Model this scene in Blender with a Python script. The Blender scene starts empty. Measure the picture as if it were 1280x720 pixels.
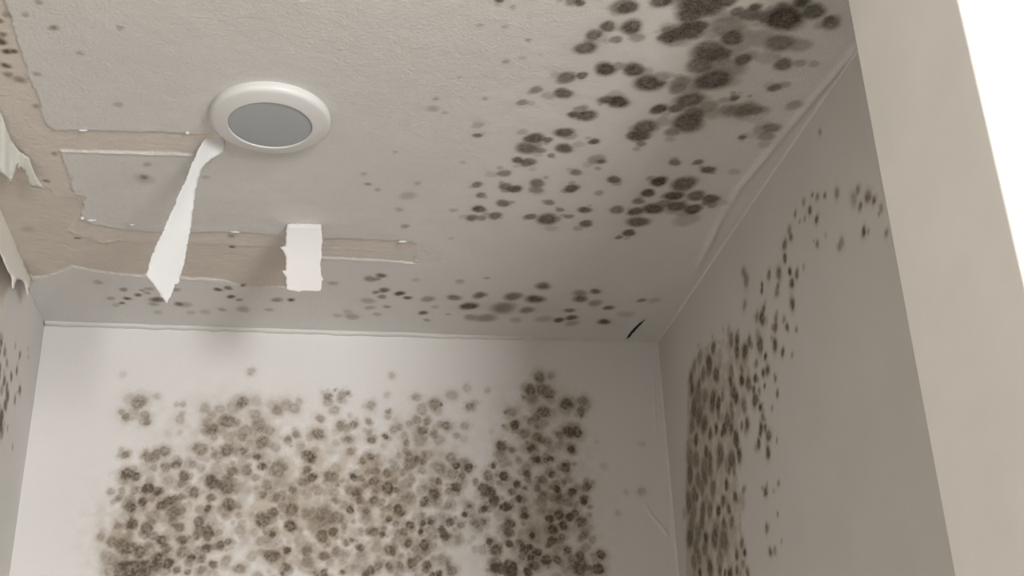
import bpy, math, random
import numpy as np
from mathutils import Vector, Matrix
from mathutils.geometry import delaunay_2d_cdt

S = bpy.context.scene
C = S.collection

# ------------------------------------------------------------------ camera
PITCH, YAW, ROLL = math.radians(25.2107), math.radians(9.9645), math.radians(-2.0826)
FPX = 1539.2                      # focal length in pixels of a 1280 wide frame
EYE = np.array([0.0, 0.0, 1.5])
fwd = np.array([math.sin(YAW)*math.cos(PITCH), math.cos(YAW)*math.cos(PITCH), math.sin(PITCH)])
r0 = np.array([math.cos(YAW), -math.sin(YAW), 0.0]); u0 = np.cross(r0, fwd)
RT = r0*math.cos(ROLL) + u0*math.sin(ROLL)
UP = -r0*math.sin(ROLL) + u0*math.cos(ROLL)
cam_d = bpy.data.cameras.new('camera'); cam = bpy.data.objects.new('camera', cam_d); C.objects.link(cam)
cam.matrix_world = Matrix(((RT[0], UP[0], -fwd[0], EYE[0]), (RT[1], UP[1], -fwd[1], EYE[1]),
                           (RT[2], UP[2], -fwd[2], EYE[2]), (0, 0, 0, 1)))
cam_d.sensor_width = 36; cam_d.lens = FPX/1280*36; cam_d.clip_start = .05; cam_d.clip_end = 60
S.camera = cam

# ------------------------------------------------------------------ world, daylight, exposure
W = bpy.data.worlds.new('world'); S.world = W; W.use_nodes = True
bg = W.node_tree.nodes['Background']; bg.inputs[0].default_value = (1, .97, .93, 1); bg.inputs[1].default_value = .35
S.view_settings.view_transform = 'Standard'; S.view_settings.look = 'None'
S.view_settings.gamma = 1; S.view_settings.use_curve_mapping = False
S.view_settings.exposure = 1.16
WIN = dict(x0=.85, x1=1.75, z0=1.05, z1=2.05, y=-2.2)     # the window of the room behind the camera
ld = bpy.data.lights.new('window_daylight', 'AREA'); lo = bpy.data.objects.new('window_daylight', ld); C.objects.link(lo)
ld.shape = 'RECTANGLE'; ld.size = WIN['x1']-WIN['x0']; ld.size_y = WIN['z1']-WIN['z0']
ld.energy = 60; ld.color = (1, .975, .955)
lo.location = ((WIN['x0']+WIN['x1'])/2, WIN['y']-.02, (WIN['z0']+WIN['z1'])/2)
lo.rotation_euler = (math.radians(90), 0, 0)

# ------------------------------------------------------------------ the place, in metres
XL, XR, YB, ZC = -.473, .648, 2.10, 2.40      # closet: left wall, right wall, back wall, ceiling
YF0, YF1, XJ, XJL = .80, .988, .55, -.40       # front wall of the closet: thickness and opening
RX0, RX1, RY0 = -1.5, 2.5, -2.2                # the room in front of it

def ray(px, py):
    return (px-640)*RT - (py-360)*UP + FPX*fwd
def on_ceil(px, py, drop=0.0):
    q = ray(px, py); return EYE + q*((ZC-drop-EYE[2])/q[2])
def on_back(px, py, y=YB):
    q = ray(px, py); return EYE + q*(y/q[1])
def on_x(px, py, x):
    q = ray(px, py); return EYE + q*(x/q[0])

# ------------------------------------------------------------------ numpy noise
rng = np.random.default_rng(11)
LAT = rng.random((256, 256))
def vnoise(x, y):
    xi = np.floor(x).astype(int); yi = np.floor(y).astype(int); fx = x-xi; fy = y-yi
    fx = fx*fx*(3-2*fx); fy = fy*fy*(3-2*fy)
    a = LAT[xi & 255, yi & 255]; b = LAT[(xi+1) & 255, yi & 255]; c = LAT[xi & 255, (yi+1) & 255]; d = LAT[(xi+1) & 255, (yi+1) & 255]
    return (a*(1-fx)+b*fx)*(1-fy)+(c*(1-fx)+d*fx)*fy - .5
def fbm(x, y, o=3):
    s = 0; a = 1.0
    for k in range(o):
        s = s + a*vnoise(x*2**k+17.3*k, y*2**k+5.1*k); a *= .5
    return s
def sstep(a, b, x):
    t = np.clip((x-a)/(b-a), 0, 1); return t*t*(3-2*t)
def inside(poly, X, Y):
    m = np.zeros(X.shape, bool); n = len(poly)
    for i in range(n):
        x1, y1 = poly[i]; x2, y2 = poly[(i+1) % n]
        if y1 == y2: continue
        c = ((y1 > Y) != (y2 > Y)) & (X < (x2-x1)*(Y-y1)/(y2-y1)+x1)
        m ^= c
    return m

# ------------------------------------------------------------------ materials
def new_mat(name):
    m = bpy.data.materials.new(name); m.use_nodes = True; nt = m.node_tree
    return m, nt, nt.nodes['Principled BSDF']
def N(nt, t, **kw):
    n = nt.nodes.new(t)
    for k, v in kw.items(): setattr(n, k, v)
    return n
def mixc(nt, fac, a, b):
    n = N(nt, 'ShaderNodeMix', data_type='RGBA')
    for sock, v in ((n.inputs[0], fac), (n.inputs[6], a), (n.inputs[7], b)):
        if hasattr(v, 'node'): nt.links.new(v, sock)
        elif isinstance(v, (int, float)): sock.default_value = v
        else: sock.default_value = (*v, 1)
    return n.outputs[2]
def noise(nt, scale, detail=3, rough=.5, stretch=None):
    tc = N(nt, 'ShaderNodeNewGeometry')
    src = tc.outputs['Position']
    if stretch:
        mp = N(nt, 'ShaderNodeMapping'); mp.inputs['Scale'].default_value = stretch
        nt.links.new(src, mp.inputs[0]); src = mp.outputs[0]
    n = N(nt, 'ShaderNodeTexNoise'); n.inputs['Scale'].default_value = scale
    n.inputs['Detail'].default_value = detail; n.inputs['Roughness'].default_value = rough
    nt.links.new(src, n.inputs['Vector']); return n.outputs[0]
def ramp(nt, src, a, b, va=0.0, vb=1.0):
    n = N(nt, 'ShaderNodeMapRange'); nt.links.new(src, n.inputs[0])
    for i, v in enumerate((a, b, va, vb)): n.inputs[i+1].default_value = v
    return n.outputs[0]
def mul(nt, a, b, op='MULTIPLY', clamp=True):
    n = N(nt, 'ShaderNodeMath', operation=op); n.use_clamp = clamp
    for s, v in ((n.inputs[0], a), (n.inputs[1], b)):
        if hasattr(v, 'node'): nt.links.new(v, s)
        else: s.default_value = v
    return n.outputs[0]
def bump(nt, bsdf, h, strength, dist):
    b = N(nt, 'ShaderNodeBump'); b.inputs['Strength'].default_value = strength; b.inputs['Distance'].default_value = dist
    nt.links.new(h, b.inputs['Height']); nt.links.new(b.outputs[0], bsdf.inputs['Normal'])

def surface(name, paint, paint2, mould=(.042, .034, .022), bstr=.25, stretch=(1, 1, 1), bscale=260):
    """painted plaster whose 'growth' attribute carries mould (R), soft halo (G), tan stain (B) and torn paper (A)"""
    m, nt, b = new_mat(name)
    b.inputs['Roughness'].default_value = .75
    b.inputs['Specular IOR Level'].default_value = .25
    at = N(nt, 'ShaderNodeAttribute', attribute_name='growth')
    sp = N(nt, 'ShaderNodeSeparateColor'); nt.links.new(at.outputs['Color'], sp.inputs[0])
    col = mixc(nt, ramp(nt, noise(nt, 9, 4), .35, .65), paint, paint2)
    grain = ramp(nt, noise(nt, 420, 4, .7, stretch), .32, .68, 0.0, .09)
    col = mixc(nt, grain, col, tuple(v*.45 for v in paint2))
    kraft = mixc(nt, ramp(nt, noise(nt, 40, 5, .6, (1, .4, 1)), .3, .7), (.74, .69, .635), (.70, .65, .595))
    kraft2 = mixc(nt, ramp(nt, noise(nt, 25, 5, .6), .3, .7), (.70, .645, .585), (.655, .605, .545))
    torn1 = ramp(nt, at.outputs['Alpha'], .15, .42)
    torn2 = ramp(nt, at.outputs['Alpha'], .55, .95)
    col = mixc(nt, torn1, col, mixc(nt, torn2, kraft, kraft2))
    col = mixc(nt, mul(nt, sp.outputs[2], .8), col, (.40, .34, .255))
    col = mixc(nt, mul(nt, sp.outputs[1], .72), col, (.40, .325, .25))
    mott = ramp(nt, noise(nt, 420, 5, .7), .3, .7, .80, 1.10)
    dens = mul(nt, sp.outputs[0], mott)
    old = mixc(nt, ramp(nt, noise(nt, 60, 2), .35, .65), mould, tuple(c*1.35 for c in mould))
    young = tuple(c*2.6*w for c, w in zip(mould, (1.0, .97, .92)))      # thin growth is browner and paler than old growth
    fac = mul(nt, dens, .82, 'POWER')
    col = mixc(nt, fac, col, mixc(nt, ramp(nt, dens, .30, .85), young, old))
    nt.links.new(col, b.inputs['Base Color'])
    h = mul(nt, noise(nt, bscale, 5, .6, stretch), mul(nt, noise(nt, 35, 3, .5, stretch), 1.2), 'ADD', False)
    bump(nt, b, h, bstr, .0040)
    return m
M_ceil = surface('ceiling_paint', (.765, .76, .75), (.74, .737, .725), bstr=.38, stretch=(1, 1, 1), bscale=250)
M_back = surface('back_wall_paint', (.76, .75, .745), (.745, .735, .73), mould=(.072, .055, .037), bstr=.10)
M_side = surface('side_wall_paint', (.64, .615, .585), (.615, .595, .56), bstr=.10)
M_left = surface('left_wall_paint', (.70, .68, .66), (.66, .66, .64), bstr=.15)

def plain(name, c, c2=None, rough=.7, bstr=.12, scale=150, spec=.3):
    m, nt, b = new_mat(name)
    c2 = c2 or tuple(v*.95 for v in c)
    nt.links.new(mixc(nt, ramp(nt, noise(nt, 14, 4), .3, .7), c, c2), b.inputs['Base Color'])
    b.inputs['Roughness'].default_value = rough; b.inputs['Specular IOR Level'].default_value = spec
    bump(nt, b, noise(nt, scale, 4, .6), bstr, .001)
    return m
M_room = plain('room_wall_paint', (.80, .79, .76))
M_reveal = plain('reveal_paint', (.86, .845, .81))
M_floor = plain('floor_boards', (.42, .36, .29), rough=.5)
M_paper = plain('torn_paper_white', (.67, .685, .695), (.655, .67, .68), bstr=.2, scale=400)
M_tab = plain('torn_paper_warm_white', (.755, .75, .755), (.745, .735, .735), bstr=.2, scale=400)
M_gap_shade = plain('gap_shade', (.018, .014, .010))
M_paper2 = plain('torn_paper_cream', (.86, .84, .79), (.83, .80, .74), bstr=.2, scale=300)
M_paper3 = plain('torn_paper_grey_green', (.70, .72, .67), (.68, .69, .65), bstr=.2, scale=200)
M_caulk = plain('caulk', (.70, .69, .67))
M_trimring = plain('white_enamel', (.73, .735, .735), (.73, .735, .735), rough=.4, bstr=0.02, spec=.5)
M_lens = plain('frosted_lens', (.42, .45, .475), (.41, .44, .465), rough=.42, bstr=.05, scale=500, spec=.5)

# ------------------------------------------------------------------ mesh helpers
def link(name, me, mat, parent=None, **props):
    o = bpy.data.objects.new(name, me); C.objects.link(o)
    if mat: me.materials.append(mat)
    if parent: o.parent = parent
    for k, v in props.items(): o[k] = v
    return o
def grid_mesh(name, P, attr=None, flip=False):
    nv, nu = P.shape[:2]
    me = bpy.data.meshes.new(name)
    me.vertices.add(nu*nv); me.vertices.foreach_set('co', P.reshape(-1).astype(np.float32))
    i = np.arange(nu*nv).reshape(nv, nu)
    q = np.stack([i[:-1, :-1], i[:-1, 1:], i[1:, 1:], i[1:, :-1]], -1).reshape(-1, 4)
    if flip: q = q[:, ::-1]
    nf = len(q)
    me.loops.add(nf*4); me.loops.foreach_set('vertex_index', q.reshape(-1).astype(np.int32))
    me.polygons.add(nf); me.polygons.foreach_set('loop_start', np.arange(0, nf*4, 4, dtype=np.int32))
    me.polygons.foreach_set('use_smooth', np.ones(nf, bool))
    me.update(calc_edges=True)
    if attr is not None:
        a = me.attributes.new('growth', 'FLOAT_COLOR', 'POINT')
        a.data.foreach_set('color', attr.reshape(-1).astype(np.float32))
    return me
def box_mesh(name, boxes):
    vs, fs = [], []
    for (x0, y0, z0, x1, y1, z1) in boxes:
        b = len(vs)
        vs += [(x0, y0, z0), (x1, y0, z0), (x1, y1, z0), (x0, y1, z0), (x0, y0, z1), (x1, y0, z1), (x1, y1, z1), (x0, y1, z1)]
        fs += [tuple(b+k for k in f) for f in ((3, 2, 1, 0), (4, 5, 6, 7), (0, 1, 5, 4), (1, 2, 6, 5), (2, 3, 7, 6), (3, 0, 4, 7))]
    me = bpy.data.meshes.new(name); me.from_pydata(vs, [], fs); me.update(); return me

class Field:
    """stain layers painted over a surface grid (u, v in metres)"""
    def __init__(s, u, v):
        s.u, s.v = u, v; s.U, s.V = np.meshgrid(u, v)
        s.keep = np.ones(s.U.shape); s.mx = np.zeros(s.U.shape); s.halo = np.zeros(s.U.shape)
        s.tan = np.zeros(s.U.shape); s.torn = np.zeros(s.U.shape)
        s.WU = fbm(s.U*300, s.V*300, 2)*.0013; s.WV = fbm(s.U*300+40, s.V*300+9, 2)*.0013
        s.MO = fbm(s.U*260+3, s.V*260+61, 3)
    def spot(s, cu, cv, r, d, halo=.35, au=1.0, av=1.0, soft=.45, mo=.25, ring=.08, plate=0.0):
        R = r*3.2
        i0, i1 = np.searchsorted(s.u, (cu-R*au, cu+R*au)); j0, j1 = np.searchsorted(s.v, (cv-R*av, cv+R*av))
        if i1 <= i0 or j1 <= j0: return
        w = (slice(j0, j1), slice(i0, i1))
        k = min(1, r/.006)
        du = (s.U[w]+s.WU[w]*k-cu)/au; dv = (s.V[w]+s.WV[w]*k-cv)/av
        ph = (cu*913.1+cv*571.7) % 6.28
        ang = np.arctan2(dv, du)
        rr = r*(1+.09*np.sin(2*ang+ph)+.04*np.sin(3*ang+ph*2.3))
        t = np.hypot(du, dv)/rr
        a = d*(1-sstep(1-soft, 1+soft*.75, t))
        a = a*(1-ring+ring*sstep(.15, .75, t))*(1.04-.10*t)
        a = np.clip(a*(1+mo*s.MO[w]), 0, 1)
        s.keep[w] *= 1-a; s.mx[w] = np.maximum(s.mx[w], a)
        s.halo[w] = np.maximum(s.halo[w], halo*min(1, d*1.3)*((1-plate)*np.exp(-(t/1.55)**2)+plate*(1-sstep(1.35, 2.15, t*(1+.5*s.MO[w])))*(.75+1.0*np.clip(s.MO[w]+.25, 0, .6))))
    def attr(s, gain=1.0):
        mould = np.clip(.55*s.mx+.45*(1-s.keep), 0, 1)*gain
        return np.stack([mould, np.clip(s.halo, 0, 1), np.clip(s.tan, 0, 1), np.clip(s.torn, 0, 1)], -1)

def px_spots(field, fn, axes, origin, zoom, lst, vertical=False, k=1.0, dk=1.0, sat=0, **kw):
    """spots noted as (x, y, half size, strength); each is set as a round patch on the real surface"""
    for t in lst:
        x, y, r = t[:3]; d = t[3] if len(t) > 3 else .7
        px, py = origin[0]+x/zoom, origin[1]+y/zoom
        p = fn(px, py); depth = float((p-EYE) @ fwd)
        rw = r/zoom*depth/FPX*k
        field.spot(p[axes[0]], p[axes[1]], rw, min(1, d*dk), **kw)
        if d < .45: continue
        for j in range(sat):                # younger growth round an old spot
            a_ = rng.random()*6.283; q = rw*(.9+.9*rng.random())
            field.spot(p[axes[0]]+q*math.cos(a_), p[axes[1]]+q*math.sin(a_), rw*(.35+.5*rng.random()), d*(.2+.35*rng.random()), **kw)

# ------------------------------------------------------------------ mould growth, spot by spot
CEIL_A = [(625,3,35,.6),(895,37,50,.85),(798,132,38,.8),(917,135,52,.85),(730,175,40,.75),(840,198,28,.6),(687,240,50,.8),(787,345,50,.95),(930,348,52,.9),(592,387,45,.75),(668,378,27,.8),(1000,415,65,.9),(1062,417,25,.8),(440,448,28,.55),(575,466,42,.8),(372,512,25,.5),(790,498,35,.8),(850,508,50,.95),(625,572,25,.8),(660,550,35,.5),(690,577,48,.85),(1055,545,40,.9),(985,635,60,.8),(925,675,35,.85),(580,662,42,.85),(430,690,45,.85),(495,697,25,.7),(730,705,25,.85),
 (400,200,12,.4),(290,308,16,.35),(372,290,16,.15),(185,493,14,.3),(150,625,28,.25),(147,677,20,.7),(325,38,16,.22),(285,135,16,.22),(160,128,16,.22),(56,388,9,.3),(250,25,16,.15)]
CEIL_B = [(300,20,110,.9),(250,75,62,.85),(320,25,80,.9),(160,180,55,.92),(205,165,60,.85),(250,150,70,.9),(290,130,50,.9),(120,185,32,.8),(440,130,90,.55),(460,190,60,.85),(720,90,95,.97),(640,85,50,.75),(700,215,70,.7),(810,10,48,.7),(780,85,40,.7),(350,260,88,.85),(300,325,66,.75),(400,270,55,.8),(515,298,45,.8),(715,322,45,.75),(870,320,25,.28),(365,400,85,.92),(205,410,50,.6),(190,440,45,.65),(250,500,65,.8),(185,540,40,.75),(270,565,50,.75),(240,610,80,.85),(340,535,50,.5),(160,660,35,.55),(675,437,32,.7),(472,490,25,.75),(550,480,12,.35),(420,500,25,.3),(470,552,55,.5),(530,550,60,.65),(575,552,40,.6),(440,548,40,.4),(610,545,30,.4),(770,525,38,.4),(655,640,42,.6),(630,680,40,.45),(512,687,20,.7),(900,125,30,.28),(540,170,30,.3),(140,150,30,.6)]
CEIL_C = [(395,100,50,.75),(460,110,25,.6),(580,100,40,.85),(515,135,18,.55),(350,160,28,.8),(400,170,35,.75),(740,155,40,.45),(765,165,22,.75),(750,200,16,.35),(280,225,30,.6),(215,230,28,.15),(640,220,28,.6),(830,257,32,.8),(145,282,25,.65),(165,335,25,.6),(285,290,30,.7),(330,303,35,.88),(445,273,35,.7),(440,305,35,.55),(618,300,35,.85),(585,312,20,.4),(755,323,22,.35),(275,375,32,.7),(505,370,25,.55),(155,403,32,.8),(120,447,28,.6),(170,447,25,.5),(235,437,32,.7),(683,408,30,.8),(560,407,20,.55),(412,442,28,.75),(495,455,50,.82),(540,455,25,.5),(603,441,22,.55),(690,478,32,.75),(845,408,35,.65),(1135,172,28,.65),(1250,172,25,.7),(1055,267,42,.95),(1000,325,35,.95),(952,367,28,.65),(1180,280,62,.8),(1130,340,45,.9),(1240,340,45,.75),(1025,405,50,.9),(940,417,38,.85),(1145,393,50,.82),(1225,408,45,.9),(950,470,50,.8),(905,525,32,.8),(855,547,18,.65),(1190,460,60,.25),(1080,380,40,.6),(960,40,45,.85),(965,75,24,.6),(75,170,13,.2),(35,408,14,.15),(15,550,12,.15),(1300,210,33,.85),(1315,355,40,.82),(1300,375,28,.6),(1430,220,28,.2),(1320,385,30,.5)]
CEIL_D = [(48,3,5,.4),(32,19,5,.35),(67,35,6,.55),(100,67,5,.32),(46,93,5,.35),(150,35,5,.28),(148,131,6,.28),(2,55,6,.95),(8,66,6,.9),(17,66,5,.85),(3,45,5,.7),(-4,52,8,.9),(-3,28,6,.7),(7,84,6,.8),(10,95,6,.55),(24,101,8,.5),(8,20,6,.45),(45,134,5,.45),(180,221,6,.6),(180,223,12,.2),(184,205,5,.3),(257,221,5,.2),(68,193,4,.45),(58,227,4,.65),(95,299,2.2,.95),(99,299,1.8,.95),(290,310,3.5,.85),(289,296,4,.35),(545,124,4,.35),(541,136,7,.3),(460,230,4,.45),(522,229,5,.3),(455,217,4,.25),(494,190,3,.25),(556,141,4,.25),(472,237,4,.3),(35,288,8,.18)]
CEIL_E = [(905,170,20,.45),(920,18,38,.25),(875,87,20,.25),(1240,128,30,.6),(1265,85,22,.6),(1145,90,18,.25),(545,458,24,.3),(730,435,30,.55),(785,418,24,.8),(765,435,20,.55),(800,492,26,.85),(760,503,18,.65),(790,525,22,.6),(878,508,25,.98),(918,530,20,.85),(1020,535,32,.5),(960,440,20,.2),(1180,445,20,.25),(815,575,18,.45),(720,545,32,.35),(730,580,24,.3),(995,605,22,.85),(1015,642,16,.4),(640,625,34,.35),(620,600,24,.2),(765,613,20,.28),(570,620,24,.2),(1150,528,32,.7),(1205,572,28,.8),(1245,572,26,.85),(1270,520,26,.6),(1055,575,20,.2),(1120,612,12,.3),(1240,628,36,.35),(335,541,18,.85),(265,541,26,.5),(95,587,32,.35),(225,590,20,.28),(35,525,20,.65),(75,540,16,.55),(20,482,20,.55),(95,470,12,.65)]
CEIL_F = [(490,132,22,.3),(617,168,20,.6),(690,195,18,.75),(710,172,12,.55),(735,185,16,.4),(745,165,22,.35),(635,212,18,.85),(610,235,14,.75),(555,212,20,.35),(580,245,20,.25),(785,218,32,.75),(770,240,24,.35),(895,240,22,.7),(920,242,34,.3),(790,280,22,.2),(955,283,22,.2),(880,168,20,.4),(1090,168,20,.8),(1140,160,20,.65),(1155,203,18,.8),(1110,268,20,.35),(1025,280,26,.2)]
CEIL_G = [(475,230,38,.75),(435,295,45,.9),(325,282,45,.75),(165,272,28,.75),(150,285,26,.4),(105,330,42,.85),(275,340,60,.62),(395,350,35,.6),(190,390,48,.55),(110,385,30,.4),(660,265,35,.5),(662,293,38,.75),(738,257,28,.75),(735,315,35,.5),(803,338,25,.75),(608,352,25,.7),(555,400,28,.88),(617,388,30,.85),(780,408,32,.88),(480,395,40,.25),(968,300,22,.6),(1030,300,30,.2),(890,370,38,.18),(340,400,30,.25),(195,190,14,.35),(60,210,22,.2),(620,415,34,.35)]
RIGHT_A = [(782,255,12,.6),(808,265,18,.6),(845,258,15,.65),(905,245,25,.5),(740,290,18,.45),(770,332,20,.8),(805,377,20,.95),(697,350,15,.6),(745,372,15,.4),(720,388,10,.4),(1010,228,22,.55),(990,275,35,.35),(1060,262,30,.65),(1090,280,20,.75),(1022,312,20,.65),(1125,320,20,.4),(1040,440,22,.9),(1062,438,12,.5),(1152,445,18,.5),(668,430,22,.5),(675,465,20,.8),(645,505,25,.75),(645,570,22,.85),(808,500,18,.5),(790,485,8,.35),(850,458,15,.2),(930,490,25,.45),(918,515,20,.5),(670,638,20,1.0),(705,650,22,.8),(565,655,22,.65),(615,648,32,.65),(740,615,15,.35),(438,640,25,.55),(450,680,32,.6),(530,705,15,.9),(610,710,15,.7),(680,695,25,.8),(1115,350,12,.4),(820,-60,16,.4)]
RIGHT_B = [(530,12,15,.95),(605,20,25,.5),(443,85,25,.4),(682,80,28,.8),(538,105,20,.8),(530,150,35,.9),(505,145,25,.5),(600,148,22,.6),(597,198,25,.8),(640,158,18,.5),(655,195,18,.75),(702,207,14,.6),(335,208,12,.2),(375,258,35,.6),(405,260,30,.8),(403,315,35,.8),(467,268,25,.8),(445,315,40,.9),(520,285,40,.8),(595,285,30,.85),(633,322,20,.85),(681,335,15,.4),(548,343,18,1.),(502,378,20,.65),(285,300,30,.7),(220,345,35,.5),(265,380,45,.9),(300,435,40,.8),(375,415,30,.6),(428,410,25,.5),(428,462,30,1.),(372,470,25,.85),(462,480,35,.7),(497,452,22,.98),(537,427,20,.9),(558,412,25,.8),(597,453,15,.75),(543,490,12,.85),(517,517,18,.5),(607,528,17,.75),(490,510,20,.9),(495,560,35,.8),(522,597,20,1),(580,603,15,.4),(534,645,22,.6),(175,450,30,.7),(180,500,30,.8),(235,430,35,.6),(215,480,25,.7),(190,390,30,.4),(245,540,40,.5),(285,545,35,.7),(310,580,35,.9),(280,580,40,.8),(330,540,25,.6),(385,520,40,.8),(400,550,30,.9),(440,590,35,.6),(375,595,30,.5),(210,530,50,.6),(190,600,50,.75),(215,640,50,.75),(240,680,45,.8),(180,690,40,.6),(310,630,25,.6),(355,660,40,.7),(380,640,25,.6),(455,680,30,.8),(428,690,20,.7),(525,700,25,.9),(545,700,22,.8),(300,700,25,.9),(340,705,30,1),(375,705,30,.8),(270,715,20,.8)]
RIGHT_C = [(200,40,30,.9),(270,15,25,.8),(330,5,20,.9),(400,40,40,.9),(395,10,20,.8),(520,10,18,.8),(512,60,25,.9),(562,20,30,.8),(560,102,28,.95),(604,42,14,.4),(250,100,30,.9),(270,130,30,.7),(320,110,50,.8),(310,160,25,.5),(378,140,45,.8),(415,115,35,.9),(365,190,25,.6),(390,195,20,.6),(170,130,50,.6),(200,140,45,.6),(240,180,50,.6),(170,215,45,.8),(270,190,40,.6),(210,240,40,.6),(245,225,40,.7),(352,262,28,.95),(285,280,40,.7),(230,280,40,.6),(190,310,40,.7),(205,325,20,.9),(396,325,25,.85),(335,345,30,.8),(438,290,20,.5),(430,345,40,.25),(313,393,30,.95),(365,388,27,.8),(165,350,50,.7),(235,385,40,.7),(190,400,40,.5),(270,390,40,.6),(340,460,30,.8),(378,450,30,.6),(230,450,40,.7),(180,450,50,.5),(300,480,35,.6),(295,530,50,.8),(340,545,60,.7),(250,530,30,.9),(210,510,50,.6),(170,530,50,.8),(200,580,40,.6),(245,580,40,.6),(430,555,25,.7),(443,602,22,.95),(404,615,25,.8),(190,650,40,.6),(215,625,40,.6),(270,680,40,.9),(220,705,25,1),(320,630,40,.5),(320,690,30,.7),(375,700,22,.8),(405,690,22,.8),(458,705,25,.7),(437,660,20,.5),(612,257,15,.5),(547,300,23,.9),(530,280,12,.4),(587,295,12,.3),(607,410,12,.5),(552,482,20,.7),(571,600,20,.8),(594,595,22,.4),(628,545,12,.3)]
LEFT_A = [(15,230,40,.8),(50,320,50,.55),(70,430,40,.5),(200,350,35,.7),(155,260,30,.3),(280,290,20,.3),(285,370,20,.3),(170,505,40,.7),(115,570,40,.75),(45,610,50,.8),(70,680,50,.7),(200,700,45,.7),(10,180,50,.4),(5,480,40,.7),(75,760,60,.75),(55,850,60,.8),(150,800,40,.6),(15,960,70,.9),(5,1060,70,.9),(75,1080,30,.35),(20,1130,50,.6),(125,1270,30,.35),(0,320,40,.7),(0,560,40,.5),(20,700,50,.5),(-40,300,60,.8),(-40,500,60,.7),(-40,700,60,.8),(-40,900,60,.8)]
BACK_1 = [(855,98,20,.35),(215,112,18,.12),(295,250,40,.6),(285,240,15,.4),(385,222,20,.25),(210,300,18,.4),(232,325,22,.6),(325,320,27,.5),(335,352,20,.55),(485,262,15,.25),(515,262,16,.3),(510,308,16,.25),(500,335,25,.35),(500,402,15,.15),(440,410,20,.1),(627,283,28,.4),(700,285,25,.35),(655,320,25,.4),(812,252,32,.7),(880,245,30,.25),(875,312,30,.45),(735,345,42,.75),(788,352,18,.6),(660,385,35,.75),(630,400,25,.4),(895,365,40,.6),(945,392,28,.5),(825,395,35,.5),(815,430,22,.5),(745,425,30,.35),(880,410,20,.3),(912,452,38,.7),(985,290,28,.55),(1030,265,30,.35),(1070,280,30,.4),(1095,250,20,.3),(1200,333,22,.4),(1190,410,33,.7),(1240,222,20,.5),(1240,250,25,.3),(1265,290,25,.3),(1080,412,20,.7),(1040,440,22,.6),(1100,465,25,.25),(1145,525,38,.9),(600,485,38,.6),(735,490,35,.7),(700,515,25,.4),(820,492,25,.7),(885,525,20,.8),(910,572,24,.85),(225,515,22,.6),(205,490,15,.3),(340,525,28,.75),(380,515,30,.65),(425,497,28,.7),(365,540,15,.5),(428,575,27,.6),(480,565,25,.7),(500,548,18,.5),(545,555,30,.35),(520,620,28,.8),(760,597,28,.75),(830,592,30,.65),(990,585,48,.6),(960,600,20,.5),(1020,575,22,.5),(880,628,20,.5),(685,580,35,.3),(1137,588,24,.75),(1160,628,26,.95),(1115,648,25,.7),(235,610,35,.9),(280,622,25,.85),(340,683,33,.95),(388,697,27,.95),(275,690,25,.6),(440,640,30,.4),(660,650,40,.9),(735,665,50,.8),(700,660,30,.8),(510,655,25,.5),(570,700,28,.7),(1065,690,22,.8),(1250,620,28,.65),(935,665,30,.5),(915,710,20,.6),(160,700,18,.3),(210,695,20,.3)]
BACK_2 = [(150,300,18,.35),(210,290,18,.3),(195,330,20,.55),(165,350,14,.3),(252,375,30,.95),(312,350,27,.9),(570,305,28,.7),(655,328,25,.7),(410,370,30,.85),(440,345,28,.85),(470,335,22,.8),(505,325,20,.6),(510,260,25,.5),(470,400,35,.75),(465,445,30,.7),(505,390,25,.6),(495,475,28,.7),(370,425,35,.5),(340,415,18,.4),(640,385,20,1.),(600,390,25,.4),(745,365,38,.8),(740,380,25,.7),(790,368,20,.5),(795,415,18,.4),(595,450,30,.75),(600,490,30,.75),(640,500,35,.85),(635,525,25,.8),(585,515,25,.7),(800,490,28,.35),(260,460,32,.9),(190,468,20,.5),(335,485,33,.85),(405,540,28,.9),(370,520,25,.6),(510,540,28,.85),(430,580,30,.7),(340,565,22,.5),(300,600,35,.85),(210,570,45,.75),(160,550,30,.6),(105,525,22,.5),(250,580,35,.8),(130,620,35,.4),(160,660,40,.5),(385,625,30,.85),(440,657,32,.9),(380,665,35,.95),(320,675,40,.95),(260,685,50,.95),(220,670,35,.9),(200,700,40,.7),(320,705,40,.8),(515,600,35,.65),(555,630,25,.9),(590,595,25,.5),(635,580,28,.85),(605,635,22,.7),(665,662,24,.8),(728,645,28,.5),(702,567,24,.9),(738,550,20,.7),(770,550,15,.3),(800,683,28,.65),(608,690,25,.6),(483,690,20,.85),(537,700,18,.7),(912,440,42,.8),(905,450,20,.7),(965,400,28,.85),(1055,390,38,.75),(1050,385,20,.5),(1000,320,33,.6),(975,335,20,.5),(915,318,20,.55),(1140,300,30,.3),(1185,290,30,.4),(1052,470,32,.95),(962,512,20,.95),(960,520,45,.3),(905,545,28,.4),(990,550,25,.3),(1035,592,20,.95),(955,620,38,.75),(985,620,20,.7),(860,620,28,.35),(845,625,12,.4),(1135,595,30,.6),(1220,620,28,.7),(1135,650,30,.45),(1030,675,28,.7),(1015,705,15,.9),(1220,710,22,.8),(1210,520,35,.75),(1265,500,25,.85),(1210,410,40,.6),(1130,415,25,.45),(1180,460,45,.45),(1260,430,30,.6),(1100,540,30,.3)]
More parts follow.
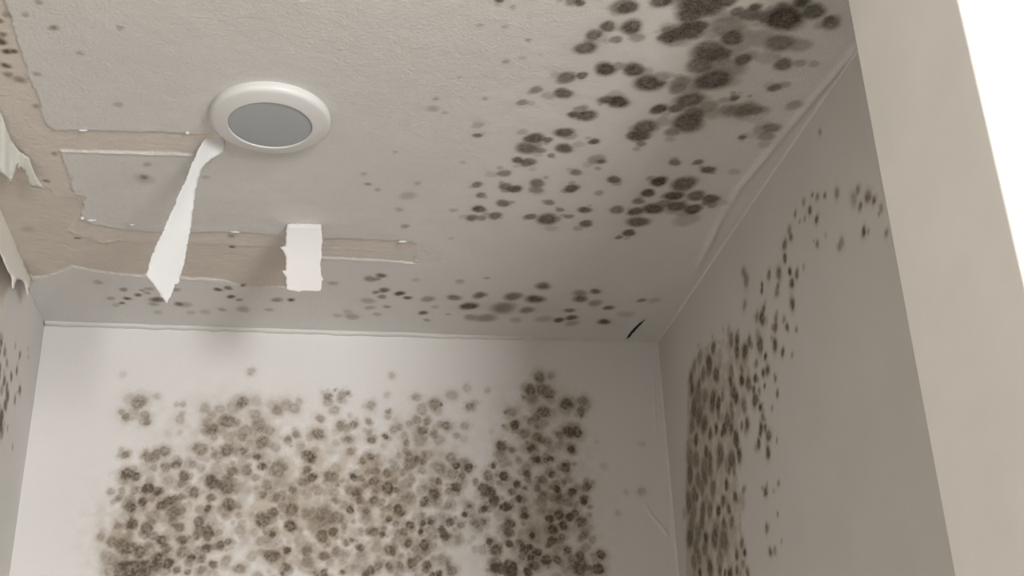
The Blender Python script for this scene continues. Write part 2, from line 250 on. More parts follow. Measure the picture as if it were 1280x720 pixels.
BACK_3 = [(680,117,18,.3),(360,222,22,.6),(395,190,8,.5),(430,215,25,.5),(460,205,12,.6),(365,250,25,.35),(398,290,25,.35),(420,240,20,.35),(322,333,23,.4),(470,318,15,.25),(575,268,25,.45),(655,215,18,.2),(662,300,14,.6),(660,325,16,.4),(563,347,17,.55),(565,402,18,.45),(577,440,19,.8),(648,422,16,.9),(425,370,28,.6),(455,380,22,.5),(490,360,22,.6),(462,438,22,.6),(462,438,35,.25),(400,455,18,.25),(473,497,22,.55),(690,385,25,.45),(718,375,18,.4),(375,500,30,.12),(802,227,23,.4),(980,215,28,.35),(830,285,30,.4),(892,262,32,.6),(925,262,10,.7),(805,340,25,.5),(768,358,18,.45),(855,348,22,.6),(832,395,28,.7),(815,380,15,.5),(745,420,20,.4),(750,452,18,.6),(820,440,35,.4),(890,410,24,.55),(918,440,27,.4),(953,370,25,.7),(1068,272,21,.65),(1055,180,22,.2),(1158,190,15,.25),(1045,370,22,.35),(1003,418,18,.4),(1040,435,20,.15),(535,545,20,.7),(572,525,22,.8),(605,525,15,.3),(715,518,18,.4),(755,500,22,.5),(765,530,25,.6),(770,565,35,.6),(805,535,20,.7),(835,548,18,.75),(830,592,20,.5),(685,560,18,.3),(598,595,25,.6),(655,605,25,.7),(380,622,35,.65),(350,610,15,.5),(487,625,22,.9),(525,632,20,.6),(590,645,28,.8),(550,665,18,.6),(610,680,30,.6),(660,680,35,.9),(700,690,20,.7),(505,700,30,.75),(465,690,25,.4),(405,665,12,.6),(390,700,25,.4),(972,525,27,.55),(1002,570,20,1.),(1062,580,25,.95),(920,580,35,.55),(980,610,30,.5),(1030,620,20,.75),(912,648,20,.8),(1000,675,28,.9),(965,695,20,.6),(1160,617,26,.55),(1187,568,14,.8),(890,710,32,.8),(830,690,30,.4),(750,660,30,.4),(730,600,20,.5),(1100,645,15,.6),(1135,680,25,.8),(1175,700,25,.95),(1240,622,24,1.),(1228,475,25,.8),(1225,520,30,.4),(1250,300,15,.4),(1240,370,12,.4)]
BACK_4 = [(500,300,25,.7),(520,340,25,.75),(470,388,22,.9),(550,392,24,.7),(405,425,38,.6),(330,440,45,.5),(280,420,35,.45),(340,400,20,.6),(385,495,22,.85),(330,515,32,.8),(440,470,18,.5),(590,340,25,.7),(630,350,20,.6),(710,385,28,.95),(725,405,20,.9),(665,378,18,.6),(665,435,20,.8),(700,460,18,.6),(770,335,32,.5),(740,330,14,.4),(852,335,17,.9),(838,360,20,.75),(888,308,26,.85),(900,360,22,.4),(960,370,22,.5),(770,465,23,.9),(835,455,17,.9),(875,450,18,.95),(823,498,15,1.),(885,520,20,.5),(760,557,22,.85),(750,555,35,.35),(690,540,15,.4),(590,500,25,.7),(632,512,18,.85),(560,495,18,.6),(640,480,15,.6),(930,490,22,.95),(945,520,28,.95),(970,450,25,.85),(1065,370,17,.8),(1065,372,35,.3),(1045,412,17,.9),(1100,460,24,.6),(1135,450,18,.75),(1110,460,45,.3),(1023,467,20,.6),(1140,384,20,1.),(1185,340,25,.9),(1165,300,30,.9),(1250,373,28,.95),(1195,360,20,.7),(995,280,20,.9),(1015,545,28,.3),(670,590,30,.85),(685,605,18,.8),(520,578,22,.8),(450,555,18,.6),(478,540,14,.8),(345,620,25,.7),(255,590,28,.6),(400,595,25,.55),(440,610,30,.45),(530,620,30,.45),(155,590,20,.9),(85,620,35,.7),(250,650,30,.5),(155,680,22,.6),(780,655,28,.85),(810,635,20,.6),(840,565,30,.85),(880,570,30,.3),(850,600,25,.5),(855,665,25,.85),(850,690,20,.7),(720,665,20,.6),(665,670,22,.7),(690,680,40,.4),(610,670,25,.7),(575,690,25,.8),(550,710,25,.8),(890,635,20,.4),(940,645,30,.45),(975,690,30,.7),(915,710,20,.95),(880,715,18,.9),(960,660,15,.5),(435,700,14,.85),(340,705,20,.85),(300,712,18,.7),(500,660,25,.35),(600,580,30,.3),(560,440,35,.4),(500,500,20,.3),(740,500,25,.6),(710,510,25,.5),(820,420,20,.3),(1165,548,18,1),(1200,590,30,.75),(1190,680,25,.95),(1225,680,30,.9),(1260,660,25,.9),(1270,560,20,.9),(1265,500,30,.75),(1262,455,25,.7)]
BACK_5 = [(618,127,30,.7),(672,120,22,.4),(572,190,32,.7),(630,190,30,.7),(665,210,30,.7),(580,225,35,.5),(540,225,10,.6),(660,175,15,.4),(755,260,35,.85),(755,262,50,.25),(835,245,28,.65),(825,295,25,.7),(825,320,10,.8),(478,300,25,.45),(448,303,7,.7),(493,365,27,.9),(447,375,14,.3),(434,367,5,.7),(640,300,35,.7),(600,330,25,.6),(575,345,20,.5),(605,370,18,.5),(545,408,28,.6),(515,400,15,.5),(605,425,25,.7),(630,440,20,.6),(660,460,22,.5),(765,400,35,.85),(720,415,22,.6),(805,400,30,.9),(775,487,24,.85),(428,470,28,.8),(478,490,18,.6),(425,520,35,.4),(440,555,28,.45),(380,400,15,.1),(575,480,22,.9),(575,480,32,.4),(602,538,23,1.),(672,535,18,.85),(648,540,15,.6),(515,542,20,.5),(550,580,25,.5),(385,570,16,.7),(360,620,27,.6),(437,622,24,1.),(555,610,20,.8),(560,640,18,.6),(505,662,22,1),(545,680,13,.6),(680,610,20,.85),(630,640,25,.7),(610,680,20,.5),(745,580,25,.95),(760,565,15,.9),(740,650,15,.7),(760,640,22,.4),(705,685,21,1.),(640,710,17,.5),(855,675,24,.8),(780,700,22,.9),(480,700,22,.6),(375,700,25,.95),(330,665,25,.8),(305,645,15,.6),(1130,460,15,.12),(940,570,20,.12),(1130,695,20,.2),(905,450,10,.1)]
BACK_6 = [(295,300,28,.9),(260,305,20,.8),(310,340,28,.95),(270,275,20,.7),(350,375,18,.8),(378,373,24,1.),(263,385,21,1.),(435,333,22,1),(400,300,18,.5),(465,282,12,.5),(530,280,20,.6),(625,288,20,1),(700,303,22,.9),(775,270,22,.8),(760,340,26,1),(715,367,18,.5),(640,335,30,.7),(625,325,15,.7),(555,305,15,.5),(550,350,30,.4),(545,395,18,.4),(462,420,22,.95),(460,390,20,.6),(460,405,38,.25),(393,460,26,.85),(380,505,25,.7),(360,470,20,.4),(590,435,25,.9),(635,415,28,.95),(690,425,25,1),(715,405,20,.8),(605,485,28,.9),(655,468,25,.95),(745,450,32,.8),(785,415,15,.4),(757,520,22,.7),(500,518,18,.95),(515,500,25,.35),(515,510,50,.3),(448,500,18,.35),(385,560,22,.8),(440,555,22,.8),(460,585,30,.9),(490,575,20,.9),(525,602,24,1),(495,625,22,.9),(455,620,25,.6),(600,545,28,.85),(650,525,20,.7),(580,570,15,.7),(677,590,22,.9),(740,620,28,.85),(630,640,24,.8),(570,640,30,.9),(665,690,20,.35),(700,665,30,.5),(740,675,45,.8),(790,680,20,.6),(845,615,26,.9),(830,685,32,.95),(805,615,15,.4),(770,575,25,.35),(510,668,28,.9),(478,700,25,.95),(405,675,28,1.),(375,695,30,1),(405,705,25,.95),(320,680,30,.9),(345,690,25,.9),(290,690,15,.5),(288,548,18,1.),(320,590,33,.7),(1048,297,20,.25),(970,300,15,.15),(930,405,15,.15),(500,520,50,.2)]

def px_poly(pts, fn, axes):
    return [tuple(fn(*p)[list(axes)]) for p in pts]

# ------------------------------------------------------------------ ceiling of the closet
def strip_axis(fine, a):
    return np.array(sorted(set(np.round(np.concatenate([fine, a]), 5))))
cu = np.linspace(XL, XR, 640)
cv = np.concatenate([np.linspace(YF1, 1.06, 10)[:-1], np.linspace(1.06, YB, 600)])
F = Field(cu, cv)
for org, L in (((560, 0), CEIL_A), ((800, 0), CEIL_B), ((560, 160), CEIL_C)):
    px_spots(F, on_ceil, (0, 1), org, 4, L, k=1.14, halo=.30, soft=.42, sat=1 if org != (800, 0) else 2)
px_spots(F, on_ceil, (0, 1), (0, 0), 1, CEIL_D, halo=.15, soft=.7)
for org, L in (((280, 240), CEIL_E), ((0, 320), CEIL_F), ((560, 300), CEIL_G)):
    px_spots(F, on_ceil, (0, 1), org, 4, L, halo=.25, soft=.6, k=1.05)
# growth carries on towards the room, out of the photograph's frame
for k in range(46):
    x = .18+.42*rng.random(); y = 1.01+.11*rng.random()
    F.spot(x, y, .006+.012*rng.random()**2, .6+.35*rng.random())
wu = F.U+fbm(F.U*55, F.V*55, 4)*.0042+fbm(F.U*340, F.V*340, 1)*.0022; wv = F.V+fbm(F.U*55+31, F.V*55+7, 4)*.0042+fbm(F.U*340+5, F.V*340, 1)*.0022
TORN1 = [(-60,-90),(-25,-90),(-8,-40),(5,0),(26,62),(38,100),(52,140),(62,159),(70,162.5),(110,163),(180,165),(240,167),(266,168),(275,180),(262,194),(245,192.5),(160,190),(75,188),(84,215),(93,243),(108,247),(103,253),(104,258),(100,266),(103,273),(115,280),(150,286),(200,290),(240,290),(300,290.5),(355,294),(400,297),(460,299),(500,301),(515,303),(521,307),(519,312),(556,313),(553,328),(515,328),(460,325),(402,322),(358,321),(358,360),(310,358),(295,355),(275,350),(240,348),(185,345),(140,342),(90,333),(75,340),(60,345),(40,347),(20,330),(-60,150)]
TORN2 = [(-60,110),(0,206),(12,222),(35,228),(62,238),(67,247),(103,249),(101,262),(92,275),(84,289),(105,297),(130,302),(180,304),(240,304),(290,306),(330,308),(358,309),(358,360),(310,358),(295,355),(275,350),(240,348),(185,345),(140,342),(90,333),(75,340),(60,345),(40,347),(20,330),(-60,150)]
t1 = inside(px_poly(TORN1, on_ceil, (0, 1)), wu, wv).astype(float)
t2 = inside(px_poly(TORN2, on_ceil, (0, 1)), wu, wv).astype(float)
smear = inside(px_poly([(360,318),(556,309),(556,330),(402,330)], on_ceil, (0, 1)), wu, wv)
faint = inside(px_poly([(519,309),(570,310),(570,332),(519,332)], on_ceil, (0, 1)), wu, wv)
crk_p = [(783,425),(785,420),(789,414),(794,408),(800,403),(807,399),(804,404),(798,411),(792,417),(788,421),(784,425)]
crk = inside(px_poly(crk_p, on_ceil, (0, 1)), F.U+F.WU*.4, F.V+F.WV*.4).astype(float)
F.torn = np.clip(t1*.45+t2*.55, 0, 1)*np.where(faint, .55, 1)
F.torn = np.where(smear & ~faint, F.torn*.75, F.torn)
crk = crk*0
def blob(px, py, rx, ry, s):
    p = on_ceil(px, py); d = np.hypot((F.U-p[0])/rx, (F.V-p[1])/ry); return s*np.exp(-d**2)
F.tan += blob(870, 100, .10, .16, .16)+blob(840, 250, .05, .05, .22)+blob(925, 135, .03, .03, .2)+blob(640, 385, .09, .03, .22)
Z = np.full(F.U.shape, ZC)
Z = Z + t1*.0005*fbm(F.U*120, F.V*190, 3) + .0016*t1*np.where(faint, .08, 1) + .0007*t2 + .006*crk
Z -= .0004*fbm(F.U*14, F.V*14, 3)+.0016*fbm(F.U*3.1, F.V*3.1, 2)
# curled lips of paint along the tears
def lip(pts, w, h, seed=0.0, rough=1.0):
    P = [on_ceil(*p)[:2] for p in pts]; best = np.full(F.U.shape, 9.0)
    for a, b in zip(P[:-1], P[1:]):
        d = b-a; t = np.clip(((F.U-a[0])*d[0]+(F.V-a[1])*d[1])/(d @ d), 0, 1)
        best = np.minimum(best, np.hypot(F.U-a[0]-t*d[0], F.V-a[1]-t*d[1]))
    n = np.clip(.6+rough*1.6*fbm(F.U*60+seed, F.V*60, 2), 0, 1.3)
    return h*n*np.exp(-(best/w)**2)
Z -= lip([(75,189),(160,191.5),(247,194.5)], .0022, .0022, 3, .3)
Z -= lip([(402,323.5),(460,326.5),(514,329.5)], .0018, .0010, 5, .6)
Z -= lip([(415,311),(460,313),(510,318)], .002, .0009, 8, .8)
Z -= lip([(88,290),(105,298),(130,304),(150,300)], .0025, .0016, 9)
Z -= lip([(235,305.5),(300,307.5),(357,311)], .0018, .0014, 1)
Z -= lip([(40,350),(60,347),(90,335),(140,344),(185,347),(240,350),(275,352)], .002, .0008, 2)
Z -= lip([(255,350),(275,354),(292,359)], .002, .0012, 4)
# ridge of filler and the soft cove towards the right wall
ry = np.array([.98,1.09,1.184,1.294,1.385,1.509,1.621,1.689,1.80,1.90,2.1]); rx = np.array([.65,.652,.648,.635,.628,.617,.621,.627,.636,.645,.65])
rl = np.interp(F.V, ry, rx)-.004
fade = sstep(1.85, 1.68, F.V)*.9+.1
Z -= fade*.0026*np.exp(-((F.U-rl)/.0060)**2)*np.clip(.9+1.2*fbm(F.V*9, F.V*0+.5, 2), .4, 1.4)
R = .002
s_ = np.clip(F.U-(XR-R), 0, R*.9999)
Z -= (R-np.sqrt(R*R-s_*s_))
# puckered paper beside the crack
pc = on_ceil(795, 412); Z -= .003*np.exp(-(((F.U-pc[0]+.006)/.010)**2+((F.V-pc[1])/.045)**2))*(1-crk)
P = np.stack([F.U, F.V, Z], -1)
ceiling = link('ceiling', grid_mesh('ceiling', P, F.attr(), flip=True), M_ceil, kind='structure')

# ------------------------------------------------------------------ back wall
bu = np.linspace(XL, XR, 700)
bv = np.concatenate([np.linspace(0, 1.45, 15)[:-1], np.linspace(1.45, 1.86, 170)[:-1], np.linspace(1.86, ZC, 350)])
B = Field(bu, bv)
def lim(L, f): return [t for t in L if f(t)]
kw = dict(halo=.62, soft=.40, k=1.0, sat=2, mo=.55, ring=.10, plate=.8)
px_spots(B, on_back, (0, 2), (100, 440), 4, BACK_1, **kw)
px_spots(B, on_back, (0, 2), (100, 540), 4, lim(BACK_2, lambda t: t[1] > 250), **kw)
px_spots(B, on_back, (0, 2), (320, 440), 4, BACK_3, **kw)
px_spots(B, on_back, (0, 2), (320, 540), 4, lim(BACK_4, lambda t: t[1] > 250), **kw)
px_spots(B, on_back, (0, 2), (520, 440), 4, lim(BACK_5, lambda t: t[0] > 355), **kw)
px_spots(B, on_back, (0, 2), (540, 540), 4, lim(BACK_6, lambda t: t[1] > 262), **kw)
dense = [(150,600),(170,575),(250,580),(262,560),(300,540),(330,560),(330,590),(345,640),(370,600),(420,600),(455,580),(520,560),(580,570),(590,600),(560,640),(600,600),(640,560),(690,540),(720,560),(735,640),(750,725),(610,725),(600,690),(570,680),(570,725),(320,725),(330,660),(290,690),(270,725),(130,725),(135,680),(160,640)]
for k in range(900):                       # thin young growth between the old spots
    x, y = 130+630*rng.random(), 535+190*rng.random()
    if not inside(dense, np.array([x]), np.array([y]))[0]: continue
    p = on_back(x, y); B.spot(p[0], p[2], (2.6+4.2*rng.random())*2.3/FPX, .16+.34*rng.random()**1.5, halo=.45, plate=.8, mo=.6)
for k in range(1100):                      # the colony goes on below the frame
    z = 1.56+.41*rng.random()**.8; x = -.36+.82*rng.random()
    if z > on_back(640, 735)[2]: continue
    if fbm(np.array(x*7), np.array(z*7), 2) > -.18: B.spot(x, z, .004+.006*rng.random(), .4+.55*rng.random(), halo=.5)
for (x, y, rx_, ry_, s) in ((270,560,70,60,.25),(190,660,60,60,.38),(140,680,25,45,.35),(300,530,60,30,.35),(420,640,110,80,.42),(400,600,60,60,.3),(480,600,80,55,.42),(530,560,50,40,.35),(500,690,80,40,.4),(680,600,60,70,.38),(650,520,35,40,.35),(690,490,25,22,.3),(680,680,60,45,.4),(360,660,60,50,.4),(700,550,30,30,.3),(350,505,22,10,.3),(170,515,22,18,.25),(240,650,70,50,.25)):
    p = on_back(x, y); k_ = 2.3/FPX
    m = fbm(B.U*70, B.V*70, 3)
    B.tan += s*np.exp(-(((B.U-p[0])/(rx_*k_))**2+((B.V-p[2])/(ry_*k_))**2))*np.clip(.8+1.3*m, 0, 1.5)*.95
B.tan = np.clip(B.tan, 0, .75)
Yb = np.full(B.U.shape, YB) - .0012*fbm(B.U*3, B.V*3, 2)
R2 = .002
s_ = np.clip(B.U-(XR-R2), 0, R2*.9999)
Yb -= R2-np.sqrt(R2*R2-s_*s_)
def wlip(px_pts, w, h):
    global Yb
    P = [on_back(*p)[[0, 2]] for p in px_pts]; best = np.full(B.U.shape, 9.0)
    for a, b in zip(P[:-1], P[1:]):
        d = b-a; t = np.clip(((B.U-a[0])*d[0]+(B.V-a[1])*d[1])/(d @ d), 0, 1)
        best = np.minimum(best, np.hypot(B.U-a[0]-t*d[0], B.V-a[1]-t*d[1]))
    Yb = Yb - h*np.exp(-(best/w)**2)
wlip([(807,632),(815,645),(824,655),(834,668)], .0028, .0014)
wlip([(839,640),(840,655),(841,672)], .0022, .0012)
wlip([(817,470),(818,500),(820,540)], .002, .0006)
P = np.stack([B.U, Yb, B.V], -1)
link('wall_back', grid_mesh('wall_back', P, B.attr(.97)), M_back, kind='structure')

# ------------------------------------------------------------------ right wall
ru = np.linspace(YF1, YB, 520); rv = np.concatenate([np.linspace(0, 1.45, 15)[:-1], np.linspace(1.45, 1.80, 140)[:-1], np.linspace(1.80, ZC, 300)])
G = Field(ru, rv)
on_r = lambda x, y: on_x(x, y, XR)
for org, L in (((820, 180), RIGHT_A), ((820, 360), RIGHT_B), ((820, 540), RIGHT_C)):
    px_spots(G, on_r, (1, 2), org, 4, L, halo=.6, plate=.6, soft=.5, mo=.5, k=1.12, sat=1 if org != (820, 180) else 0)
for k in range(350):
    z = 1.56+.38*rng.random(); y = 1.83+.23*rng.random()
    if z > on_r(890, 725)[2]: continue
    G.spot(y, z, .004+.006*rng.random(), .4+.5*rng.random())
band = inside(px_poly([(858,700),(858,560),(860,470),(872,440),(895,425),(930,430),(940,470),(925,520),(918,560),(925,620),(930,720),(925,900),(858,900)], on_r, (1, 2)), G.U+4*G.WU, G.V+6*G.WV)
G.tan += np.where(band, .50+1.1*fbm(G.U*90, G.V*90, 4), 0)
band2 = inside(px_poly([(860,460),(895,470),(890,560),(892,720),(885,900),(858,900),(857,560)], on_r, (1, 2)), G.U+6*G.WU, G.V+6*G.WV)
G.tan += np.where(band2, .34, 0); G.tan = np.clip(G.tan, 0, .8)*sstep(1.5, 1.65, G.V)
Xr = XR + .0015*fbm(G.U*3, G.V*3, 2)
s_ = np.clip(G.U-(YB-R2), 0, R2)*0
P = np.stack([Xr+s_, G.U, G.V], -1)
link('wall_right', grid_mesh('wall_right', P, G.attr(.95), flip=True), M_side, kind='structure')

# ------------------------------------------------------------------ left wall
lu = np.linspace(YF1, YB, 380); lv = np.concatenate([np.linspace(0, 1.45, 15)[:-1], np.linspace(1.45, 1.80, 130)[:-1], np.linspace(1.80, ZC, 220)])
H = Field(lu, lv)
on_l = lambda x, y: on_x(x, y, XL)
px_spots(H, on_l, (1, 2), (0, 400), 8, lim(LEFT_A, lambda t: t[1] < 720), halo=.4, k=1.15, sat=1)
px_spots(H, on_l, (1, 2), (0, 400), 4.5*1.0, [(x*.5625, y*.5625, r*.5625, d) for x, y, r, d in LEFT_A if y >= 720], halo=.4, k=1.15, sat=1)
for k in range(260):
    y = 1.1+.78*rng.random(); z = 1.7+.55*rng.random()
    if y < 1.80-(2.3-z)*-.25: H.spot(y, z, .004+.006*rng.random(), .4+.5*rng.random())
tw = inside([(1.0, 2.34), (1.86, 2.36), (1.80, 2.27), (1.0, 2.2)], H.U+fbm(H.U*30, H.V*30, 3)*.012, H.V+fbm(H.U*30+8, H.V*30, 3)*.012)
H.torn = np.where(tw, .6, 0)
Xl = XL - .0015*fbm(H.U*4, H.V*4, 2)
P = np.stack([Xl, H.U, H.V], -1)
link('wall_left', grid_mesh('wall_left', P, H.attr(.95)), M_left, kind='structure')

# ------------------------------------------------------------------ front wall nibs, room in front
T = .1
def struct(name, boxes, mat):
    o = link(name, box_mesh(name, boxes), mat, kind='structure'); return o
def reveal_wall(name, x0, x1, jamb_x):
    me = box_mesh(name, [(x0, YF0, 0, x1, YF1, ZC)])
    o = link(name, me, M_room, kind='structure'); me.materials.append(M_reveal)
    for p in me.polygons:
        if abs(p.center.x-jamb_x) < 1e-4: p.material_index = 1
    bv_ = o.modifiers.new('edge', 'BEVEL'); bv_.width = .0025; bv_.segments = 3; bv_.limit_method = 'ANGLE'
    return o
reveal_wall('wall_front_right', XJ, RX1, XJ)
reveal_wall('wall_front_left', RX0, XJL, XJL)
struct('floor', [(RX0-T, RY0-T, -.1, RX1+T, YB+T, 0)], M_floor)
struct('ceiling', [(RX0-T, RY0-T, ZC, RX1+T, YF1, ZC+.1)], M_room)
struct('wall_room_left', [(RX0-T, RY0, 0, RX0, YF1, ZC)], M_room)
struct('wall_room_right', [(RX1, RY0, 0, RX1+T, YF1, ZC)], M_room)
w = WIN
struct('wall_rear', [(RX0-T, RY0-T, 0, w['x0'], RY0, ZC), (w['x1'], RY0-T, 0, RX1+T, RY0, ZC),
                     (w['x0'], RY0-T, 0, w['x1'], RY0, w['z0']), (w['x0'], RY0-T, w['z1'], w['x1'], RY0, ZC)], M_room)
fr = .04
struct('window_1', [(w['x0'], RY0-.01, w['z0'], w['x0']+fr, RY0+.02, w['z1']), (w['x1']-fr, RY0-.01, w['z0'], w['x1'], RY0+.02, w['z1']),
                    (w['x0'], RY0-.01, w['z0'], w['x1'], RY0+.02, w['z0']+fr), (w['x0'], RY0-.01, w['z1']-fr, w['x1'], RY0+.02, w['z1'])], M_trimring)
# outer shell of the closet so no daylight leaks behind the plaster
struct('wall_shell', [(XL-.012-T, YF1, 0, XL-.012, YB+T, ZC+.02), (XR+.012, YF1, 0, XR+.012+T, YB+T, ZC+.02),
                      (XL-.112, YB+.012, 0, XR+.112, YB+.012+T, ZC+.02), (XL-.112, YF1+.001, ZC+.02, XR+.112, YB+.112, ZC+.1)], M_room)

# ------------------------------------------------------------------ filler bead between ceiling and back wall
n = 260; xs = np.linspace(XL+.002, XR-.05, n)
prof = []
for x in xs:
    f = float(sstep(.50, .20, np.array(x)))*.75+.25
    wob = float(fbm(np.array(x*22), np.array(.3), 3)); wob2 = float(fbm(np.array(x*50), np.array(7.3), 2))
    d = (.0085+.0045*wob)*(.55+.45*f); h = (.0048+.0022*wob2)*f+.0006
    prof.append([(x, YB+.001, ZC+.003), (x, YB-d, ZC+.003), (x, YB-d-.0006, ZC-h*.75), (x, YB-d*.85, ZC-h), (x, YB-d*.2, ZC-h*1.02), (x, YB+.001, ZC-h*1.1)])
link('trim_1', grid_mesh('trim_1', np.array(prof)), M_caulk, kind='structure')

# ------------------------------------------------------------------ torn paper
def jag(pts, amp, step, seed, closed=True):
    r = random.Random(seed); out = []; n = len(pts)
    for i in range(n if closed else n-1):
        a = Vector(pts[i]); b = Vector(pts[(i+1) % n]); L = (b-a).length; k = max(1, int(L/step))
        nrm = Vector((-(b-a).y, (b-a).x)).normalized() if L > 0 else Vector((0, 0))
        for j in range(k):
            p = a.lerp(b, j/k)
            if j: p = p+nrm*r.uniform(-amp, amp)
            out.append((p.x, p.y))
    return out
def sheet(name, outline, to3d, mat, step=4.0, thick=.0005, parent=None, **props):
    """a torn sheet: the outline is filled with a fine net and every point of it set in space"""
    n = len(outline); X = [p[0] for p in outline]; Y = [p[1] for p in outline]
    vs = [Vector(p) for p in outline]
    gx, gy = np.meshgrid(np.arange(min(X)+step/2, max(X), step), np.arange(min(Y)+step/2, max(Y), step))
    ins = inside(outline, gx, gy)
    O = np.array(outline)
    for x, y in zip(gx[ins], gy[ins]):
        if np.min(np.hypot(O[:, 0]-x, O[:, 1]-y)) > step*.5: vs.append(Vector((x, y)))
    v2, _, fs, *_r = delaunay_2d_cdt(vs, [(i, (i+1) % n) for i in range(n)], [], 1, 1e-5)
    me = bpy.data.meshes.new(name)
    me.from_pydata([tuple(to3d(v.x, v.y)) for v in v2], [], [tuple(f) for f in fs]); me.update()
    me.polygons.foreach_set('use_smooth', [True]*len(me.polygons))
    o = link(name, me, mat, parent, **props)
    m = o.modifiers.new('thickness', 'SOLIDIFY'); m.thickness = thick; m.offset = 0
    return o
GP = 'torn paper hanging from the ceiling'
# long tapering strip: held at the tear beside the lamp, twisting as it hangs
y_long = float(on_ceil(272, 178)[1])
def long_3d(px, py):
    t = (py-168)/(380-168)
    mid = 275-66*t
    y = y_long + .012*math.sin(t*3.0) - .010*((px-mid)/20)**2*(1-t) + .10*(px-mid)/640*t
    if t < .22:
        c = on_ceil(px, py, .0015)
        k = max(0, (.22-t)/.22); kk = k*k*(3-2*k)*min(1, max(0, (px-256)/26)+.15)
        y = y*(1-kk)+c[1]*kk
    return on_back(px, py, y)
L1 = [(263,169),(268,168),(273,169.5),(278,173),(281,181),(279,190),(272,194),(263,199),(256,206),(251,214),(247,228),(244,240),(242,258),(239,280),(236,296),(232,318),(230,332),(227,338),(224,348),(224.5,352),(222,355),(219,355),(215,366),(209,380),(205,375),(198,365),(190,353),(182,342.5),(186,336),(188,324),(196,306),(203,292),(209,276),(216,263),(223,245),(231,228),(237,212),(243,198),(248,186),(255,174)]
sheet('paper_strip', jag(L1, .8, 2.2, 4), long_3d, M_paper, step=3.5,
      label='long white torn paper strip hanging from ceiling beside the round lamp, tapering to a point', category='torn paper', group=GP)
y_sh = float(on_ceil(380, 280)[1])
def short_3d(px, py):
    t = (py-280)/84
    y = y_sh - .010*math.sin(min(1, max(0, t*2.2))*1.57) + (.004 if py > 326 else 0)*min(1, (py-326)/20) - .0012*((px-380)/22)**2 + .006*t
    if py < 286:
        k = (286-py)/6; y = y*(1-k)+on_ceil(px, py, .001)[1]*k
    return on_back(px, py, y)
L2 = [(358.5,280),(370,279.5),(388,280),(402,281),(402.5,292),(403,303),(401.5,312),(402,320),(400.5,330),(401,343),(404.5,349),(402,352),(402,358),(400.5,364),(392,363.5),(381,363),(373,365),(368,363.5),(359,362),(357.5,352),(358,346),(354,341),(352.5,338),(357,338),(357.5,325),(358,321),(354.5,314),(349.5,309),(357,307.5),(357.5,295)]
sheet('paper_strip', jag(L2, .65, 2.0, 9), short_3d, M_tab, step=3.0,
      label='short white rectangular torn paper tab hanging from ceiling, with square ragged end', category='torn paper', group=GP)
# peeled flaps in the left corner
hinge = [(0, 139), (36, 197)]
def flap_3d(px, py):
    a = np.array([0., 139.]); d = np.array([36., 58.]); d /= np.linalg.norm(d)
    q = np.array([px, py])-a; s = q @ np.array([-d[1], d[0]])
    drop = .0015+.040*max(0, s/45)**1.3 + .004*math.sin(px*.35)*max(0, min(1, s/15))
    if px > 26: drop = .0015+.012*max(0, (py-192)/40)
    return on_ceil(px, py, drop)
A1 = [(-40,60),(-18,100),(0,139),(7,157),(15,177),(23,188),(36,197),(42,214),(48,226),(56,236),(45,235),(40,234),(36,230),(33,220),(30,214),(27,211),(24,211),(22,208),(23,203),(20.5,206),(19,213),(16.5,220),(15,227),(13,230),(11,224),(9,221),(4,217),(0,215),(-40,196)]
sheet('paper_flap', jag(A1, .5, 3.0, 2), flap_3d, M_paper3, step=4,
      label='pale grey-green flap of peeled ceiling paper with ragged lobes, above the left corner', category='torn paper', group='peeled paper flaps in the left corner')
def flap2_3d(px, py):
    # right edge lies along the corner, the free left side stands off the wall
    e = np.interp(py, [200, 258, 351, 375], [-25, 0, 40.5, 44])
    s = max(0, e-px)
    x = XL+.006+.020*min(1, s/26)**.8+.010*max(0, (py-320)/50)
    return on_x(px, py, x)
A2 = [(0,258),(9,273),(17,291),(24,313),(33,333),(40.5,351),(37,360),(34.5,371),(33,364),(31,355),(27,350),(24,349),(21,349.5),(19,354),(17.5,361),(15,360),(15,351),(13,343),(11,341),(9,337),(5.5,329),(0,316),(-14,292),(-30,250),(-30,200)]
sheet('paper_flap', jag(A2, .45, 3.0, 5), flap2_3d, M_paper2, step=4,
      label='cream strip of peeled wallpaper with forked end at the top of left wall', category='torn paper', group='peeled paper flaps in the left corner')
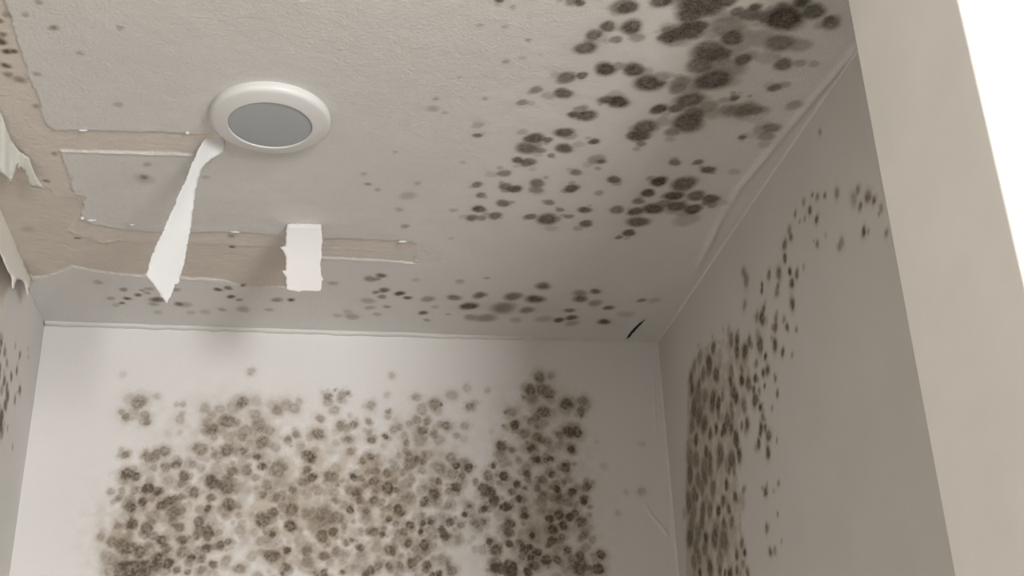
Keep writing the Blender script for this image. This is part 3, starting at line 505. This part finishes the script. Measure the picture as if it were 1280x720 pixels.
# little curled flakes of paint left on the tear edges
def flake(px, py, w, h, seed):
    r = random.Random(seed); k = 9
    pts = [(px+w*math.cos(6.283*i/k)*r.uniform(.7, 1.15), py+h*math.sin(6.283*i/k)*r.uniform(.7, 1.2)) for i in range(k)]
    sheet('paint_flake', pts, lambda x, y: on_back(x, y, float(on_ceil(px, py-h, .0)[1])-.0006), M_paper, step=1.2, thick=.0003, parent=ceiling)
for i, f in enumerate([(104,163,5.5,1.4),(234,166,3,1.7),(114,275.5,6,1.3),(103,272.5,2.5,2.5),(165,281,3.2,1.3),(294,290,6,1.0),(503,302,6,1.2),(87,273,.1,.1)][:7]):
    flake(*f, i)

# dark sheet, coloured as the shade inside the paper's tear in the back corner
sheet('split_shade', jag([(783.5,424.5),(784.5,420.5),(788.5,415),(793,409.5),(799.5,404),(806.5,399.5),(802,404.5),(797,410),(791.5,416),(787,421)], .4, 1.2, 3), lambda x, y: on_ceil(x, y, .0033), M_gap_shade, step=1.5, thick=.0004, parent=ceiling)

# ------------------------------------------------------------------ round ceiling lamp
cen = on_ceil(338.5, 144.5); cx, cy = float(cen[0]), float(cen[1])
def lathe(name, prof, seg, mat, parent, cap=False, loc=(0, 0, 0)):
    vs, fs = [], []
    for (r, z) in prof:
        for i in range(seg):
            a = 2*math.pi*i/seg; vs.append((r*math.cos(a), r*math.sin(a), z))
    for j in range(len(prof)-1):
        for i in range(seg):
            k = (i+1) % seg; fs.append((j*seg+i, (j+1)*seg+i, (j+1)*seg+k, j*seg+k))
    if cap:
        vs.append((0, 0, prof[-1][1]-.0002)); c = len(vs)-1; j = len(prof)-1
        for i in range(seg): fs.append((j*seg+i, c, j*seg+(i+1) % seg))
    me = bpy.data.meshes.new(name); me.from_pydata(vs, [], fs); me.update()
    me.polygons.foreach_set('use_smooth', [True]*len(me.polygons))
    o = link(name, me, mat, parent); o.location = loc; return o
lamp = bpy.data.objects.new('ceiling_lamp', None); C.objects.link(lamp); lamp.location = (cx, cy, ZC); lamp.empty_display_size = .05
lamp['label'] = 'round white ceiling lamp, switched off, with grey frosted lens'; lamp['category'] = 'ceiling lamp'
lathe('trim_ring', [(.0765, .002), (.0775, -.002), (.0778, -.006), (.0772, -.0088), (.0757, -.0110), (.0735, -.0123), (.070, -.0131), (.063, -.0146), (.0553, -.0163), (.0544, -.0163), (.0538, -.0150), (.0538, -.006)], 128, M_trimring, lamp)
lathe('lens', [(.0539, -.0120), (.0539, -.0146), (.052, -.0150), (.040, -.0157), (.020, -.0162), (.004, -.0163)], 128, M_lens, lamp, cap=True)
